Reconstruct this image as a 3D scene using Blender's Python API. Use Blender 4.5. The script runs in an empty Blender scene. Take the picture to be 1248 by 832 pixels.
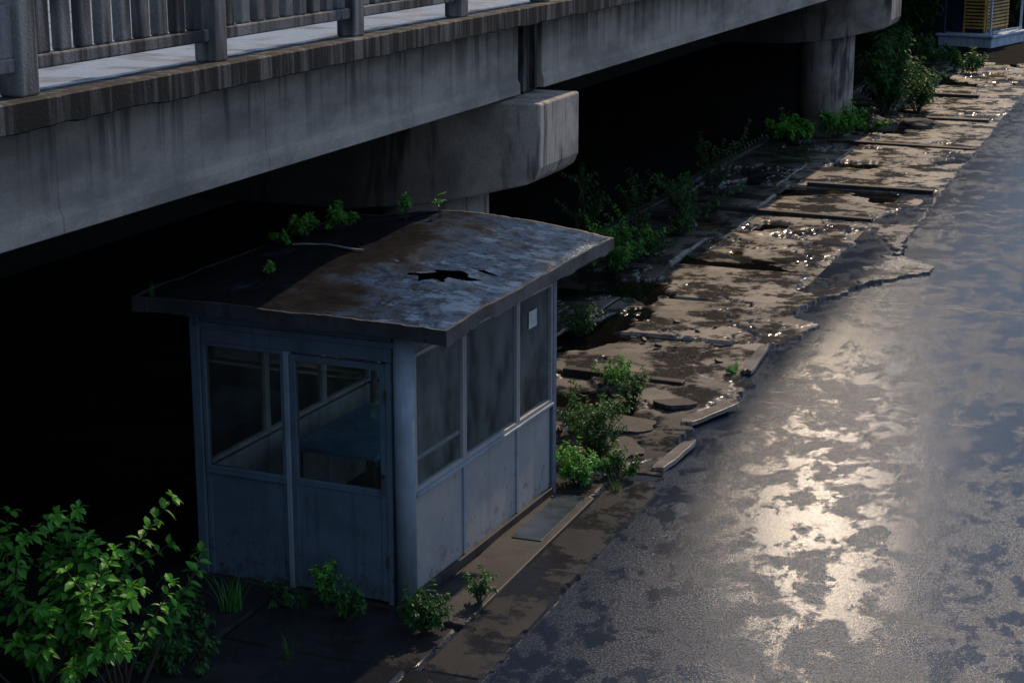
import bpy, math, random
from mathutils import Vector, noise, Matrix
R = math.radians
scene = bpy.context.scene
random.seed(7)

# ------------------------------------------------------------------ helpers
def link(ob, parent=None):
    scene.collection.objects.link(ob)
    if parent is not None:
        ob.parent = parent
    return ob

def meta(ob, label=None, category=None, kind=None, group=None):
    if label: ob["label"] = label
    if category: ob["category"] = category
    if kind: ob["kind"] = kind
    if group: ob["group"] = group
    return ob

def mesh_ob(name, verts, faces, mat=None, parent=None, smooth=False):
    me = bpy.data.meshes.new(name)
    me.from_pydata([tuple(v) for v in verts], [], faces)
    me.update()
    if smooth:
        me.polygons.foreach_set("use_smooth", [True] * len(me.polygons))
    ob = bpy.data.objects.new(name, me)
    if mat: me.materials.append(mat)
    return link(ob, parent)

def empty(name, loc=(0, 0, 0), rotz=0.0, parent=None):
    ob = bpy.data.objects.new(name, None)
    ob.location = loc
    ob.rotation_euler = (0, 0, rotz)
    ob.empty_display_size = 0.2
    return link(ob, parent)

def box_data(b):
    x0, x1, y0, y1, z0, z1 = b
    v = [(x0, y0, z0), (x1, y0, z0), (x1, y1, z0), (x0, y1, z0),
         (x0, y0, z1), (x1, y0, z1), (x1, y1, z1), (x0, y1, z1)]
    f = [(0, 3, 2, 1), (4, 5, 6, 7), (0, 1, 5, 4), (1, 2, 6, 5), (2, 3, 7, 6), (3, 0, 4, 7)]
    return v, f

def boxes(name, bl, mat, parent=None, bevel=0.0):
    V, F = [], []
    for b in bl:
        v, f = box_data(b)
        o = len(V)
        V += v
        F += [tuple(i + o for i in q) for q in f]
    ob = mesh_ob(name, V, F, mat, parent)
    if bevel > 0:
        m = ob.modifiers.new("bevel", 'BEVEL')
        m.width = bevel; m.segments = 2; m.limit_method = 'ANGLE'
    return ob

def prism(name, poly, axis, a0, a1, mat, parent=None, bevel=0.0):
    n = len(poly)
    if axis == 'y':
        V = [(p[0], a0, p[1]) for p in poly] + [(p[0], a1, p[1]) for p in poly]
    else:
        V = [(p[0], p[1], a0) for p in poly] + [(p[0], p[1], a1) for p in poly]
    F = [tuple(range(n)), tuple(range(2 * n - 1, n - 1, -1))]
    for i in range(n):
        j = (i + 1) % n
        F.append((i, i + n, j + n, j))
    ob = mesh_ob(name, V, F, mat, parent)
    import bmesh
    bm = bmesh.new(); bm.from_mesh(ob.data)
    bmesh.ops.recalc_face_normals(bm, faces=bm.faces)
    bm.to_mesh(ob.data); bm.free()
    if bevel > 0:
        m = ob.modifiers.new("bevel", 'BEVEL')
        m.width = bevel; m.segments = 2; m.limit_method = 'ANGLE'
    return ob

def cyl(name, cx, cy, r, z0, z1, mat, parent=None, n=32, r2=None):
    r2 = r if r2 is None else r2
    V, F = [], []
    for k, (z, rr) in enumerate(((z0, r), (z1, r2))):
        for i in range(n):
            a = 2 * math.pi * i / n
            V.append((cx + rr * math.cos(a), cy + rr * math.sin(a), z))
    for i in range(n):
        j = (i + 1) % n
        F.append((i, j, j + n, i + n))
    F.append(tuple(range(n - 1, -1, -1))); F.append(tuple(range(n, 2 * n)))
    ob = mesh_ob(name, V, F, mat, parent)
    for p in ob.data.polygons:
        p.use_smooth = len(p.vertices) == 4
    return ob

# ------------------------------------------------------------------ shader helpers
class M:
    def __init__(s, name):
        s.mat = bpy.data.materials.new(name)
        s.mat.use_nodes = True
        s.nt = s.mat.node_tree
        s.b = s.nt.nodes["Principled BSDF"]
        s.out = s.nt.nodes["Material Output"]
        g = s.nt.nodes.new("ShaderNodeNewGeometry")
        s.pos = g.outputs["Position"]; s.nrm = g.outputs["Normal"]
    def n(s, t): return s.nt.nodes.new(t)
    def l(s, a, b): s.nt.links.new(a, b)
    def setin(s, sock, v):
        if isinstance(v, bpy.types.NodeSocket): s.l(v, sock)
        elif isinstance(v, (tuple, list)) and len(v) == 3 and sock.type == 'RGBA': sock.default_value = (*v, 1)
        else: sock.default_value = v
    def map(s, vec, sc=(1, 1, 1), loc=(0, 0, 0)):
        m = s.n("ShaderNodeMapping"); s.l(vec, m.inputs[0])
        m.inputs["Scale"].default_value = sc; m.inputs["Location"].default_value = loc
        return m.outputs[0]
    def noise(s, vec, scale, detail=5, rough=0.55, dist=0.0):
        m = s.n("ShaderNodeTexNoise"); s.l(vec, m.inputs["Vector"])
        m.inputs["Scale"].default_value = scale; m.inputs["Detail"].default_value = detail
        m.inputs["Roughness"].default_value = rough; m.inputs["Distortion"].default_value = dist
        return m.outputs["Fac"]
    def ramp(s, fac, lo, hi, a=0.0, b=1.0):
        m = s.n("ShaderNodeMapRange"); s.setin(m.inputs[0], fac)
        m.inputs[1].default_value = lo; m.inputs[2].default_value = hi
        m.inputs[3].default_value = a; m.inputs[4].default_value = b
        m.interpolation_type = 'SMOOTHSTEP'
        return m.outputs[0]
    def mix(s, fac, a, b):
        m = s.n("ShaderNodeMix"); m.data_type = 'RGBA'
        s.setin(m.inputs[0], fac); s.setin(m.inputs[6], a); s.setin(m.inputs[7], b)
        return m.outputs[2]
    def math(s, op, a, b=0.0):
        m = s.n("ShaderNodeMath"); m.operation = op
        s.setin(m.inputs[0], a); s.setin(m.inputs[1], b)
        return m.outputs[0]
    def sep(s, vec):
        m = s.n("ShaderNodeSeparateXYZ"); s.l(vec, m.inputs[0]); return m.outputs
    def bump(s, h, strength=0.5, dist=0.01, normal=None):
        m = s.n("ShaderNodeBump"); s.setin(m.inputs["Height"], h)
        s.setin(m.inputs["Strength"], strength); m.inputs["Distance"].default_value = dist
        if normal is not None: s.l(normal, m.inputs["Normal"])
        return m.outputs[0]
    def fin(s, color=None, rough=None, normal=None, metal=None, spec=None, ior=None, tint=None):
        if color is not None: s.setin(s.b.inputs["Base Color"], color)
        if rough is not None: s.setin(s.b.inputs["Roughness"], rough)
        if normal is not None: s.l(normal, s.b.inputs["Normal"])
        if metal is not None: s.setin(s.b.inputs["Metallic"], metal)
        if spec is not None: s.setin(s.b.inputs["Specular IOR Level"], spec)
        if ior is not None: s.b.inputs["IOR"].default_value = ior
        if tint is not None: s.b.inputs["Specular Tint"].default_value = (*tint, 1)
        return s.mat
    def matte(s, fac, color):
        """blend towards a plain diffuse surface where fac is 1"""
        d = s.n("ShaderNodeBsdfDiffuse"); s.setin(d.inputs[0], color)
        mx = s.n("ShaderNodeMixShader"); s.setin(mx.inputs[0], fac)
        s.l(s.b.outputs[0], mx.inputs[1]); s.l(d.outputs[0], mx.inputs[2]); s.l(mx.outputs[0], s.out.inputs[0])

def concrete(name, light, dark, streak=0.5, lo=0.40, hi=0.68, rough=0.8, streak_lo=0.45, streak_hi=0.62, fr=1.0, deck_shade=False):
    m = M(name)
    n1 = m.noise(m.pos, 1.3, 4, 0.6)
    c = m.mix(m.ramp(n1, lo, hi), light, tuple(l * 0.55 for l in light))
    st = m.noise(m.map(m.pos, (2.0 * fr, 3.2 * fr, 0.45)), 1.0, 3, 0.65, 0.3)
    st2 = m.noise(m.map(m.pos, (8.0 * fr, 13.0 * fr, 0.9)), 1.0, 2, 0.6)
    f = m.math('MULTIPLY', m.ramp(m.math('ADD', m.math('MULTIPLY', st, 0.62), m.math('MULTIPLY', st2, 0.38)), streak_lo, streak_hi), streak)
    c = m.mix(f, c, dark)
    if deck_shade:
        # shade below the deck painted into the concrete colour, darker further in
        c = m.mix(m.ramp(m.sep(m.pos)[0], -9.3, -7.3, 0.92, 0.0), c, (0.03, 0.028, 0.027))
    fine = m.noise(m.pos, 45, 2, 0.7)
    c = m.mix(m.ramp(fine, 0.35, 0.75, 0.0, 0.3), c, tuple(d * 1.3 for d in dark))
    return m.fin(c, rough, m.bump(fine, 0.5, 0.006), spec=0.3)

def girder_mat():
    m = M("girder_concrete")
    n1 = m.noise(m.map(m.pos, (1, 0.6, 1.6)), 1.1, 5, 0.65)
    c = m.mix(m.ramp(n1, 0.36, 0.66), (0.50, 0.45, 0.385), (0.27, 0.245, 0.215))
    z = m.sep(m.pos)[2]
    st = m.noise(m.map(m.pos, (3.0, 5.0, 0.35)), 1.0, 4, 0.7, 0.3)
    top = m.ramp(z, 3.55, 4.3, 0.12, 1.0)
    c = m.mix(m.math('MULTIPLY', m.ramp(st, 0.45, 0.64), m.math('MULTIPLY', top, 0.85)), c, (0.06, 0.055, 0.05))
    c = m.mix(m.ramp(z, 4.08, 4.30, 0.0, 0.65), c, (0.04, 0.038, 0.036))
    yy = m.math('FRACT', m.math('DIVIDE', m.sep(m.pos)[1], 2.9))
    ln = m.ramp(m.math('ABSOLUTE', m.math('SUBTRACT', yy, 0.5)), 0.001, 0.004, 0.5, 0.0)
    c = m.mix(ln, c, (0.08, 0.075, 0.07))
    fine = m.noise(m.pos, 45, 2, 0.7)
    c = m.mix(m.ramp(fine, 0.4, 0.75, 0.0, 0.3), c, (0.14, 0.13, 0.12))
    return m.fin(c, 0.8, m.bump(fine, 0.5, 0.006), spec=0.3)
m_girder = girder_mat()
m_ledge = concrete("stained_ledge_concrete", (0.17, 0.158, 0.148), (0.009, 0.009, 0.010), 0.98, streak_lo=0.36, streak_hi=0.54, fr=1.3)
m_rail = concrete("weathered_rail_concrete", (0.28, 0.272, 0.262), (0.028, 0.026, 0.026), 0.92, streak_lo=0.42, streak_hi=0.60)
m_cap = concrete("pier_concrete", (0.50, 0.455, 0.41), (0.03, 0.028, 0.027), 0.85, streak_lo=0.50, streak_hi=0.62, deck_shade=True)
m_joint = concrete("joint_stain_concrete", (0.22, 0.21, 0.20), (0.012, 0.012, 0.012), 1.0, streak_lo=0.40, streak_hi=0.58)
m_under = concrete("underbridge_shade_concrete", (0.014, 0.0135, 0.013), (0.005, 0.005, 0.005), 0.7)  # near-black: the shade under the bridge is put into the colour

def deck_mat():
    m = M("wet_deck_surface")
    n = m.noise(m.pos, 2.2, 4, 0.6)
    g = m.noise(m.pos, 70, 2)
    return m.fin(m.mix(m.ramp(n, 0.4, 0.65), (0.36, 0.42, 0.51), (0.14, 0.16, 0.20)), m.ramp(n, 0.35, 0.6, 0.2, 0.55), m.bump(g, 0.4, 0.004))
m_deck = deck_mat()

def soil_mat():
    m = M("dark_wet_soil")
    n = m.noise(m.pos, 1.1, 5, 0.65)
    g = m.noise(m.pos, 22, 3, 0.7)
    return m.fin(m.mix(m.ramp(n, 0.4, 0.62), (0.014, 0.012, 0.011), (0.006, 0.006, 0.0055)), 0.95, m.bump(g, 0.8, 0.03), spec=0.05)
m_soil = soil_mat()

def road_mat():
    m = M("wet_asphalt")
    warp = m.map(m.pos, (1.0, 0.62, 1.0))
    n = m.noise(warp, 3.0, 5, 0.70, 0.15)
    n2 = m.noise(m.pos, 0.36, 2, 0.5)
    comb = m.math('ADD', m.math('MULTIPLY', n, 0.72), m.math('MULTIPLY', n2, 0.28))
    mask = m.ramp(comb, 0.480, 0.535)
    grain = m.noise(m.pos, 50, 2, 0.85)
    med = m.noise(m.pos, 8, 2, 0.7)
    dry = m.mix(m.ramp(med, 0.35, 0.7), (0.020, 0.027, 0.042), (0.011, 0.016, 0.027))
    dry = m.mix(m.ramp(grain, 0.50, 0.64, 0, 0.85), dry, (0.075, 0.094, 0.135))
    col = m.mix(m.math('MULTIPLY', mask, 0.80), dry, (0.009, 0.016, 0.032))
    xyz = m.sep(m.pos)
    yy = m.math('ADD', xyz[1], m.math('MULTIPLY', med, 0.10))
    fr = m.math('FRACT', m.math('DIVIDE', m.math('ADD', yy, m.math('MULTIPLY', xyz[0], 0.05)), 5.6))
    seam = m.ramp(m.math('ABSOLUTE', m.math('SUBTRACT', fr, 0.45)), 0.0008, 0.005, 1.0, 0.0)
    seam = m.math('MULTIPLY', seam, m.ramp(n, 0.35, 0.6, 1.0, 0.2))
    col = m.mix(m.math('MULTIPLY', seam, 0.7), col, (0.008, 0.008, 0.009))
    rough = m.math('ADD', m.ramp(comb, 0.47, 0.54, 0.26, 0.18), m.math('MULTIPLY', seam, 0.2))
    inv = m.math('SUBTRACT', 1.0, m.math('MULTIPLY', mask, 0.60))
    b1 = m.bump(m.math('ADD', grain, m.math('MULTIPLY', med, 0.5)), m.math('MULTIPLY', inv, 0.85), 0.0042)
    b2 = m.bump(grain, m.math('MULTIPLY', inv, 0.8), 0.0026)
    m.l(b2, m.b.inputs["Coat Normal"])
    m.setin(m.b.inputs["Coat Weight"], m.ramp(comb, 0.45, 0.54, 0.16, 0.36))
    m.b.inputs["Coat Roughness"].default_value = 0.13
    m.b.inputs["Coat IOR"].default_value = 1.33
    return m.fin(col, rough, b1, ior=1.33, tint=(0.74, 0.87, 1.0))
m_road = road_mat()

def pave_mat():
    m = M("broken_wet_concrete_pavement")
    n = m.noise(m.pos, 0.75, 6, 0.70)
    f = m.noise(m.pos, 45, 2, 0.85)
    md = m.noise(m.pos, 1.3, 5, 0.72)
    xyz = m.sep(m.pos); z = xyz[2]
    c = m.mix(m.ramp(n, 0.40, 0.60), (0.235, 0.200, 0.168), (0.090, 0.077, 0.069))
    c = m.mix(m.ramp(md, 0.46, 0.56, 0, 0.88), c, (0.024, 0.023, 0.024))
    c = m.mix(m.ramp(f, 0.47, 0.72, 0, 0.45), c, (0.34, 0.30, 0.26))
    low = m.ramp(z, -0.02, 0.006, 1.0, 0.0)
    c = m.mix(m.math('MULTIPLY', low, 0.92), c, (0.009, 0.008, 0.008))
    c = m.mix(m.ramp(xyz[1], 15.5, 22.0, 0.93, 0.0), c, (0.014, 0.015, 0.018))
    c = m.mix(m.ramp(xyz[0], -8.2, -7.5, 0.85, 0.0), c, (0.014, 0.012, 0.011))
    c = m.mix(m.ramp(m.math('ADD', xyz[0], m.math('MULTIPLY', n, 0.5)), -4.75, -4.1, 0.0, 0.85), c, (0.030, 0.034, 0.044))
    r = m.ramp(md, 0.44, 0.56, 0.52, 0.15)
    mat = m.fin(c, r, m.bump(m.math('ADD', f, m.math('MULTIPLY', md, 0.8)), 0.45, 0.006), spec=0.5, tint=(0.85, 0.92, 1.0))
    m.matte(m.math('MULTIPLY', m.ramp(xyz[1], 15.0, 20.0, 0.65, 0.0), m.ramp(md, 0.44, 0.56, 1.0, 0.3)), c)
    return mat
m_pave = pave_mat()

def water_mat():
    m = M("puddle_water")
    n = m.noise(m.pos, 0.35, 3)
    y = m.sep(m.pos)[1]
    k = m.math('MULTIPLY', m.ramp(n, 0.50, 0.58), m.ramp(y, 24, 28, 0.0, 1.0))
    c = m.mix(k, (0.006, 0.006, 0.006), (0.11, 0.055, 0.006))
    return m.fin(c, 0.06, m.bump(m.noise(m.pos, 6, 2), 0.15, 0.004), ior=1.33)
m_water = water_mat()

def paint_mat(name, base, dark, rust=0.25, rough=0.45, blot=1.0):
    m = M(name)
    n = m.noise(m.pos, 2.4, 4, 0.6)
    st = m.noise(m.map(m.pos, (14, 14, 0.9)), 1.0, 3, 0.65)
    c = m.mix(m.ramp(n, 0.38, 0.66, 0, blot), base, dark)
    c = m.mix(m.ramp(st, 0.5, 0.7, 0, 0.5 * blot), c, tuple(d * 0.5 for d in dark))
    z = m.sep(m.pos)[2]
    rn = m.math('ADD', m.noise(m.pos, 9, 4, 0.75), m.ramp(z, 0.05, 0.6, 0.13, 0.0))
    c = m.mix(m.math('MULTIPLY', m.ramp(rn, 0.62, 0.7), rust), c, (0.045, 0.022, 0.012))
    return m.fin(c, m.ramp(n, 0.35, 0.65, rough - 0.1, rough + 0.15), m.bump(m.noise(m.pos, 40, 2), 0.2, 0.002))
m_blue = paint_mat("faded_blue_grey_paint", (0.105, 0.152, 0.205), (0.066, 0.098, 0.135), 0.5, blot=0.8)
m_bluelight = paint_mat("pale_blue_post_paint", (0.26, 0.325, 0.39), (0.17, 0.215, 0.27), 0.3, blot=0.7)
m_panel = paint_mat("grey_blue_wall_panel_paint", (0.33, 0.32, 0.325), (0.26, 0.255, 0.262), 0.4, blot=0.5)
m_pale = paint_mat("pale_inner_wall_paint", (0.60, 0.60, 0.57), (0.45, 0.45, 0.43), 0.3)
m_table = paint_mat("blue_tabletop_paint", (0.12, 0.26, 0.42), (0.08, 0.18, 0.30), 0.1)
m_white = paint_mat("white_kiosk_paint", (0.50, 0.58, 0.70), (0.34, 0.42, 0.54), 0.1)
m_yellow = paint_mat("yellow_slat_paint", (0.60, 0.38, 0.10), (0.42, 0.23, 0.06), 0.2)
m_kblue = paint_mat("dark_blue_kiosk_paint", (0.02, 0.035, 0.07), (0.012, 0.02, 0.04), 0.1)

def simple(name, col, rough=0.7, metal=0.0):
    m = M(name)
    n = m.noise(m.pos, 5, 3, 0.6)
    return m.fin(m.mix(m.ramp(n, 0.35, 0.7), col, tuple(c * 0.6 for c in col)), rough, m.bump(n, 0.3, 0.004), metal=metal)
m_paper = simple("weathered_paper", (0.8, 0.82, 0.82), 0.8)
m_dark = simple("dark_rubber_and_void", (0.01, 0.01, 0.01), 0.8)
m_steel = simple("wet_galvanised_sheet", (0.14, 0.17, 0.21), 0.22, 0.6)
m_handle = simple("dull_handle_metal", (0.2, 0.2, 0.2), 0.4, 0.8)
m_plinth = concrete("dark_plinth_concrete", (0.040, 0.038, 0.040), (0.014, 0.0135, 0.014), 0.8, rough=0.6)
m_frag = concrete("broken_kerb_concrete", (0.28, 0.255, 0.235), (0.06, 0.055, 0.05), 0.5, rough=0.3)
m_rock = concrete("grey_rock", (0.07, 0.067, 0.065), (0.02, 0.02, 0.02), 0.5)
m_bark = simple("twig_bark", (0.055, 0.045, 0.03), 0.8)

def roof_mat():
    m = M("rusted_sheet_roof")
    n = m.noise(m.pos, 0.9, 5, 0.66, 0.3)
    f = m.noise(m.pos, 9, 5, 0.80)
    x = m.sep(m.pos)[0]
    bias = m.ramp(x, -7.0, -5.6, -0.11, 0.12)  # bluer on the road side: sky sheen put into the roof colour
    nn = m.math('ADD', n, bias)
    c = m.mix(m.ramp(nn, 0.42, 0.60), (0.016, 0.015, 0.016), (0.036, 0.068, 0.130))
    c = m.mix(m.ramp(f, 0.46, 0.60, 0, 0.8), c, (0.009, 0.009, 0.010))
    pe = m.math('ADD', m.noise(m.map(m.pos, (1.6, 2.6, 1)), 1.9, 6, 0.78), m.math('MULTIPLY', bias, 0.9))
    c = m.mix(m.ramp(pe, 0.62, 0.67, 0, 0.7), c, (0.10, 0.17, 0.28))
    r = m.ramp(nn, 0.40, 0.60, 0.50, 0.25)
    mat = m.fin(c, r, m.bump(f, 0.4, 0.010), spec=0.45, ior=1.36, tint=(0.45, 0.66, 1.0))
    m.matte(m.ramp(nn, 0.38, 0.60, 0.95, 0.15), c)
    return mat
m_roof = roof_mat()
m_fascia = paint_mat("dark_roof_fascia", (0.065, 0.068, 0.078), (0.028, 0.029, 0.032), 0.9)

def glass_mat(name, d0, d1, alb, ior=1.5):
    m = M(name)
    n = m.noise(m.map(m.pos, (2, 2, 1)), 1.4, 4, 0.7)
    tr = m.n("ShaderNodeBsdfTransparent"); tr.inputs[0].default_value = (0.90, 0.94, 0.94, 1)
    gl = m.n("ShaderNodeBsdfGlossy"); gl.inputs["Roughness"].default_value = 0.05; gl.inputs[0].default_value = (0.9, 0.9, 0.9, 1)
    df = m.n("ShaderNodeBsdfDiffuse"); df.inputs[0].default_value = (*alb, 1)
    fr = m.n("ShaderNodeFresnel"); fr.inputs[0].default_value = ior
    m1 = m.n("ShaderNodeMixShader"); m.l(fr.outputs[0], m1.inputs[0]); m.l(tr.outputs[0], m1.inputs[1]); m.l(gl.outputs[0], m1.inputs[2])
    m2 = m.n("ShaderNodeMixShader"); m.l(m.ramp(n, 0.35, 0.75, d0, d1), m2.inputs[0]); m.l(m1.outputs[0], m2.inputs[1]); m.l(df.outputs[0], m2.inputs[2])
    m.l(m2.outputs[0], m.out.inputs[0])
    return m.mat
m_glass = glass_mat("dirty_window_glass", 0.02, 0.16, (0.16, 0.17, 0.165))
m_haze = glass_mat("hazy_window_glass", 0.02, 0.44, (0.24, 0.26, 0.245), 1.25)

def leaf_mat(name, a, b, trans=0.35):
    m = M(name)
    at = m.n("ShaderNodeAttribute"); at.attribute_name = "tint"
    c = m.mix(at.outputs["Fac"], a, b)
    m.fin(c, 0.45, spec=0.35)
    tl = m.n("ShaderNodeBsdfTranslucent"); m.l(m.mix(0.5, c, (0.10, 0.24, 0.03)), tl.inputs[0])
    mx = m.n("ShaderNodeMixShader"); mx.inputs[0].default_value = trans
    m.l(m.b.outputs[0], mx.inputs[1]); m.l(tl.outputs[0], mx.inputs[2]); m.l(mx.outputs[0], m.out.inputs[0])
    return m.mat
m_leafA = leaf_mat("bright_shrub_leaf", (0.020, 0.12, 0.034), (0.15, 0.48, 0.055), 0.4)
m_leafB = leaf_mat("dull_weed_leaf", (0.020, 0.072, 0.024), (0.055, 0.17, 0.04), 0.35)
m_leafC = leaf_mat("fresh_roof_weed_leaf", (0.06, 0.22, 0.04), (0.13, 0.38, 0.06), 0.4)

# ------------------------------------------------------------------ ground, road, pavement
g = mesh_ob("ground", [(-300, -200, -0.06), (300, -200, -0.06), (300, 500, -0.06), (-300, 500, -0.06)], [(0, 1, 2, 3)], m_soil)
meta(g, "dark wet bare soil around the bridge", kind="structure")
rd = mesh_ob("road", [(-5.25, -40, 0.0), (16, -40, 0.0), (16, 260, 0.0), (-5.25, 260, 0.0)], [(0, 1, 2, 3)], m_road)
meta(rd, "wet patched asphalt road with shallow puddles", kind="structure")
wt = mesh_ob("puddle", [(-9.0, 9, -0.014), (-5.2, 9, -0.014), (-5.2, 60, -0.014), (-9.0, 60, -0.014)], [(0, 1, 2, 3)], m_water)
meta(wt, "rusty rainwater lying in the broken pavement", kind="structure")

yj = [6.5, 9.4, 11.45, 13.7, 16.3, 17.9, 19.7, 21.9, 24.2, 26.3, 28.6, 31.1, 34.2, 36.9, 40.0, 43.4, 46.6, 50.0, 53.5, 57, 61, 65, 70]
EB = [(-50, -4.66), (15.8, -4.66), (17.2, -4.86), (18.4, -4.98), (19.2, -4.70), (20.1, -4.72), (20.3, -4.95), (21.8, -4.96), (22.1, -4.72), (23.2, -4.62), (23.5, -4.95), (24.2, -5.06), (24.9, -4.72),
      (25.9, -4.45), (26.5, -4.10), (27.0, -3.75), (27.6, -3.70), (27.9, -4.05), (28.5, -4.35), (30, -4.45), (34, -4.55), (38, -4.6), (60, -4.9), (90, -5)]
def xbound(y):
    for k in range(len(EB) - 1):
        if EB[k][0] <= y < EB[k + 1][0]:
            t = (y - EB[k][0]) / (EB[k + 1][0] - EB[k][0])
            b = EB[k][1] * (1 - t) + EB[k + 1][1] * t
            break
    a = 1.0 if 16 < y < 30 else 0.3
    return b + a * (0.16 * noise.noise(Vector((y * 2.0, 8.1, 0))) + 0.10 * noise.noise(Vector((y * 5.5, 8.1, 4))) + 0.04 * noise.noise(Vector((y * 15, 8.1, 4))))
def slab_rand(i, j, k):
    return random.Random(i * 131 + j * 17 + k * 7919).uniform(-1, 1)
def pave_h(x, y):
    wx = x + 0.03 * noise.noise(Vector((x * 1.3, y * 1.3, 5)))
    wy = y + 0.04 * noise.noise(Vector((x * 1.1, y * 1.1, 9)))
    i = 0
    while i < len(yj) - 1 and wy > yj[i + 1]: i += 1
    y0, y1 = yj[i], yj[i + 1]
    xs = [-9.4, -7.05 + 0.3 * slab_rand(i, 0, 1), -5.25 + 0.08 * slab_rand(i, 0, 2), -1.0]
    if y > 16.3: xs = [-9.4, -6.95 + 0.9 * slab_rand(i, 0, 1), -1.0]
    j = 0
    while j < len(xs) - 2 and wx > xs[j + 1]: j += 1
    near = 0.6 if y < 16.3 else 1.0
    h = 0.022 + 0.014 * slab_rand(i, j, 3) * near
    h += 0.026 * near * slab_rand(i, j, 4) * (wy - (y0 + y1) / 2) / (y1 - y0) * 2
    h += 0.008 * near * slab_rand(i, j, 5) * (wx - (xs[j] + xs[j + 1]) / 2)
    dj = min(abs(wy - y0), abs(wy - y1), abs(wx - xs[j]), abs(wx - xs[j + 1]))
    if y > 16.3:
        act = noise.noise(Vector((x * 0.5, y * 0.33, 21)))
        wob = Vector((0.30 * noise.noise(Vector((x * 1.6, y * 1.6, 1))) + 0.07 * noise.noise(Vector((x * 7, y * 7, 1))), 0.25 * noise.noise(Vector((x * 1.6, y * 1.6, 11))) + 0.07 * noise.noise(Vector((x * 7, y * 7, 12))), 0))
        sc = 0.50
        d, pts = noise.voronoi(Vector((wx * sc, wy * sc * 0.62, 2.0)) + wob)
        if act > -0.10:
            e = d[1] - d[0]
            rr = random.Random(int(pts[0].x * 977) * 31 + int(pts[0].y * 977)).uniform(-1, 1)
            h += 0.008 * rr
            wdt = 0.012 + 0.05 * max(0, noise.noise(Vector((x * 1.1, y * 1.1, 41))))
            if e < wdt: h -= 0.055 * (1 - e / wdt)
        p = noise.noise(Vector((x * 0.9, y * 0.55, 137))) + 0.24 * noise.noise(Vector((x * 3.2, y * 2.2, 35))) + 0.06 * noise.noise(Vector((x * 9, y * 7, 36)))
        if p > 0.26: h -= min(0.048, (p - 0.26) * 1.4)
    if dj < 0.026: h -= 0.05 * (1 - dj / 0.026)
    h += 0.0015 * noise.noise(Vector((x * 7, y * 7, 2))) + 0.007 * noise.noise(Vector((x * 1.2, y * 1.2, 52)))
    h = max(h, -0.045)
    if y < 16.3: h = min(h, 0.045)
    b = xbound(y)
    if 16.5 < y < 28.2 and b - 0.45 < x <= b:
        k = min(1, (y - 16.5) / 0.6, (28.2 - y) / 1.0)
        h = max(h, 0.018) + 0.030 * k * (1 - (b - x) / 0.45) * (0.6 + 0.9 * noise.noise(Vector((y * 2.2, 4, 4))))
    if x > b: h = -0.05
    elif x > b - 0.05: h = max(h, 0.012)
    if x < -8.2: h += (-8.2 - x) * 0.05 * (1 + noise.noise(Vector((x * 3, y * 2, 7))))
    return h
xs_ = []
x = -9.1
while x < -3.2: xs_.append(x); x += 0.027
ys_ = []
y = 8.0
while y < 60: ys_.append(y); y += 0.028 + max(0, (y - 15)) * 0.0022
V = [(x, y, pave_h(x, y)) for y in ys_ for x in xs_]
nx = len(xs_)
F = []
for r in range(len(ys_) - 1):
    for c in range(nx - 1):
        a = r * nx + c
        if V[a][2] <= -0.0499 and V[a + 1][2] <= -0.0499 and V[a + nx][2] <= -0.0499 and V[a + nx + 1][2] <= -0.0499 and V[a][0] > -6: continue
        F.append((a, a + 1, a + nx + 1, a + nx))
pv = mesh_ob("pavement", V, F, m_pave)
meta(pv, "broken wet concrete slab pavement with cracks and potholes", kind="structure")

cb = boxes("kerb", [(-9.32, -9.12, 17 + i * 1.5, 18.47 + i * 1.5, -0.06, 0.13 + 0.02 * slab_rand(i, 2, 2)) for i in range(30)], m_plinth, None, 0.02)
meta(cb, "low dark concrete kerb along the bridge underside", kind="structure")

# ------------------------------------------------------------------ bridge
br = meta(empty("bridge", (-11, 30, 0)), "low concrete road bridge with stained girders and joint", "bridge")
def off(b, o): return (b[0] - o[0], b[1] - o[0], b[2] - o[1], b[3] - o[1], b[4] - o[2], b[5] - o[2])
BO = (-11, 30, 0)
YE = 150
boxes("deck", [off((-16.7, -6.97, -14, YE, 4.285, 4.47), BO)], m_deck, br)
LV, LF = [], []
yy_ = -14.0; k_ = 0
while yy_ < YE:
    zl = 4.30 + (0.020 * noise.noise(Vector((yy_ * 1.7, 2, 2))) + 0.014 * noise.noise(Vector((yy_ * 6, 2, 2))) if yy_ < 45 else 0)
    zt = 4.485 + (0.006 * noise.noise(Vector((yy_ * 5, 9, 2))) if yy_ < 45 else 0)
    for (xx, zz) in ((-6.965, zt), (-6.712, zt), (-6.70, zt - 0.012), (-6.70, zl + 0.01), (-6.712, zl), (-6.965, zl)):
        LV.append((xx + 11, yy_ - 30, zz))
    if k_ > 0:
        for q in range(6):
            w_ = (q + 1) % 6
            LF.append(((k_ - 1) * 6 + q, (k_ - 1) * 6 + w_, k_ * 6 + w_, k_ * 6 + q))
    k_ += 1
    yy_ += 0.09 if 5 < yy_ < 45 else 3.0
mesh_ob("deck_ledge", LV, LF, m_ledge, br)
for (a, b) in ((-14, 18.86), (19.62, 41.2), (42.0, YE)):
    yy0, yy1 = a - 30, b - 30
    prof = [(3.8, 4.28), (3.8, 3.62), (3.83, 3.56), (3.83, 3.45), (3.2, 3.45), (3.2, 4.28)]
    prism("girder", prof, 'y', yy0, yy1, m_girder, br, 0.01)
    for gx in (-9.6, -12.0, -14.4):
        boxes("girder", [off((gx - 0.3, gx + 0.3, a, b, 3.45, 4.28), BO)], m_under, br)
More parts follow.
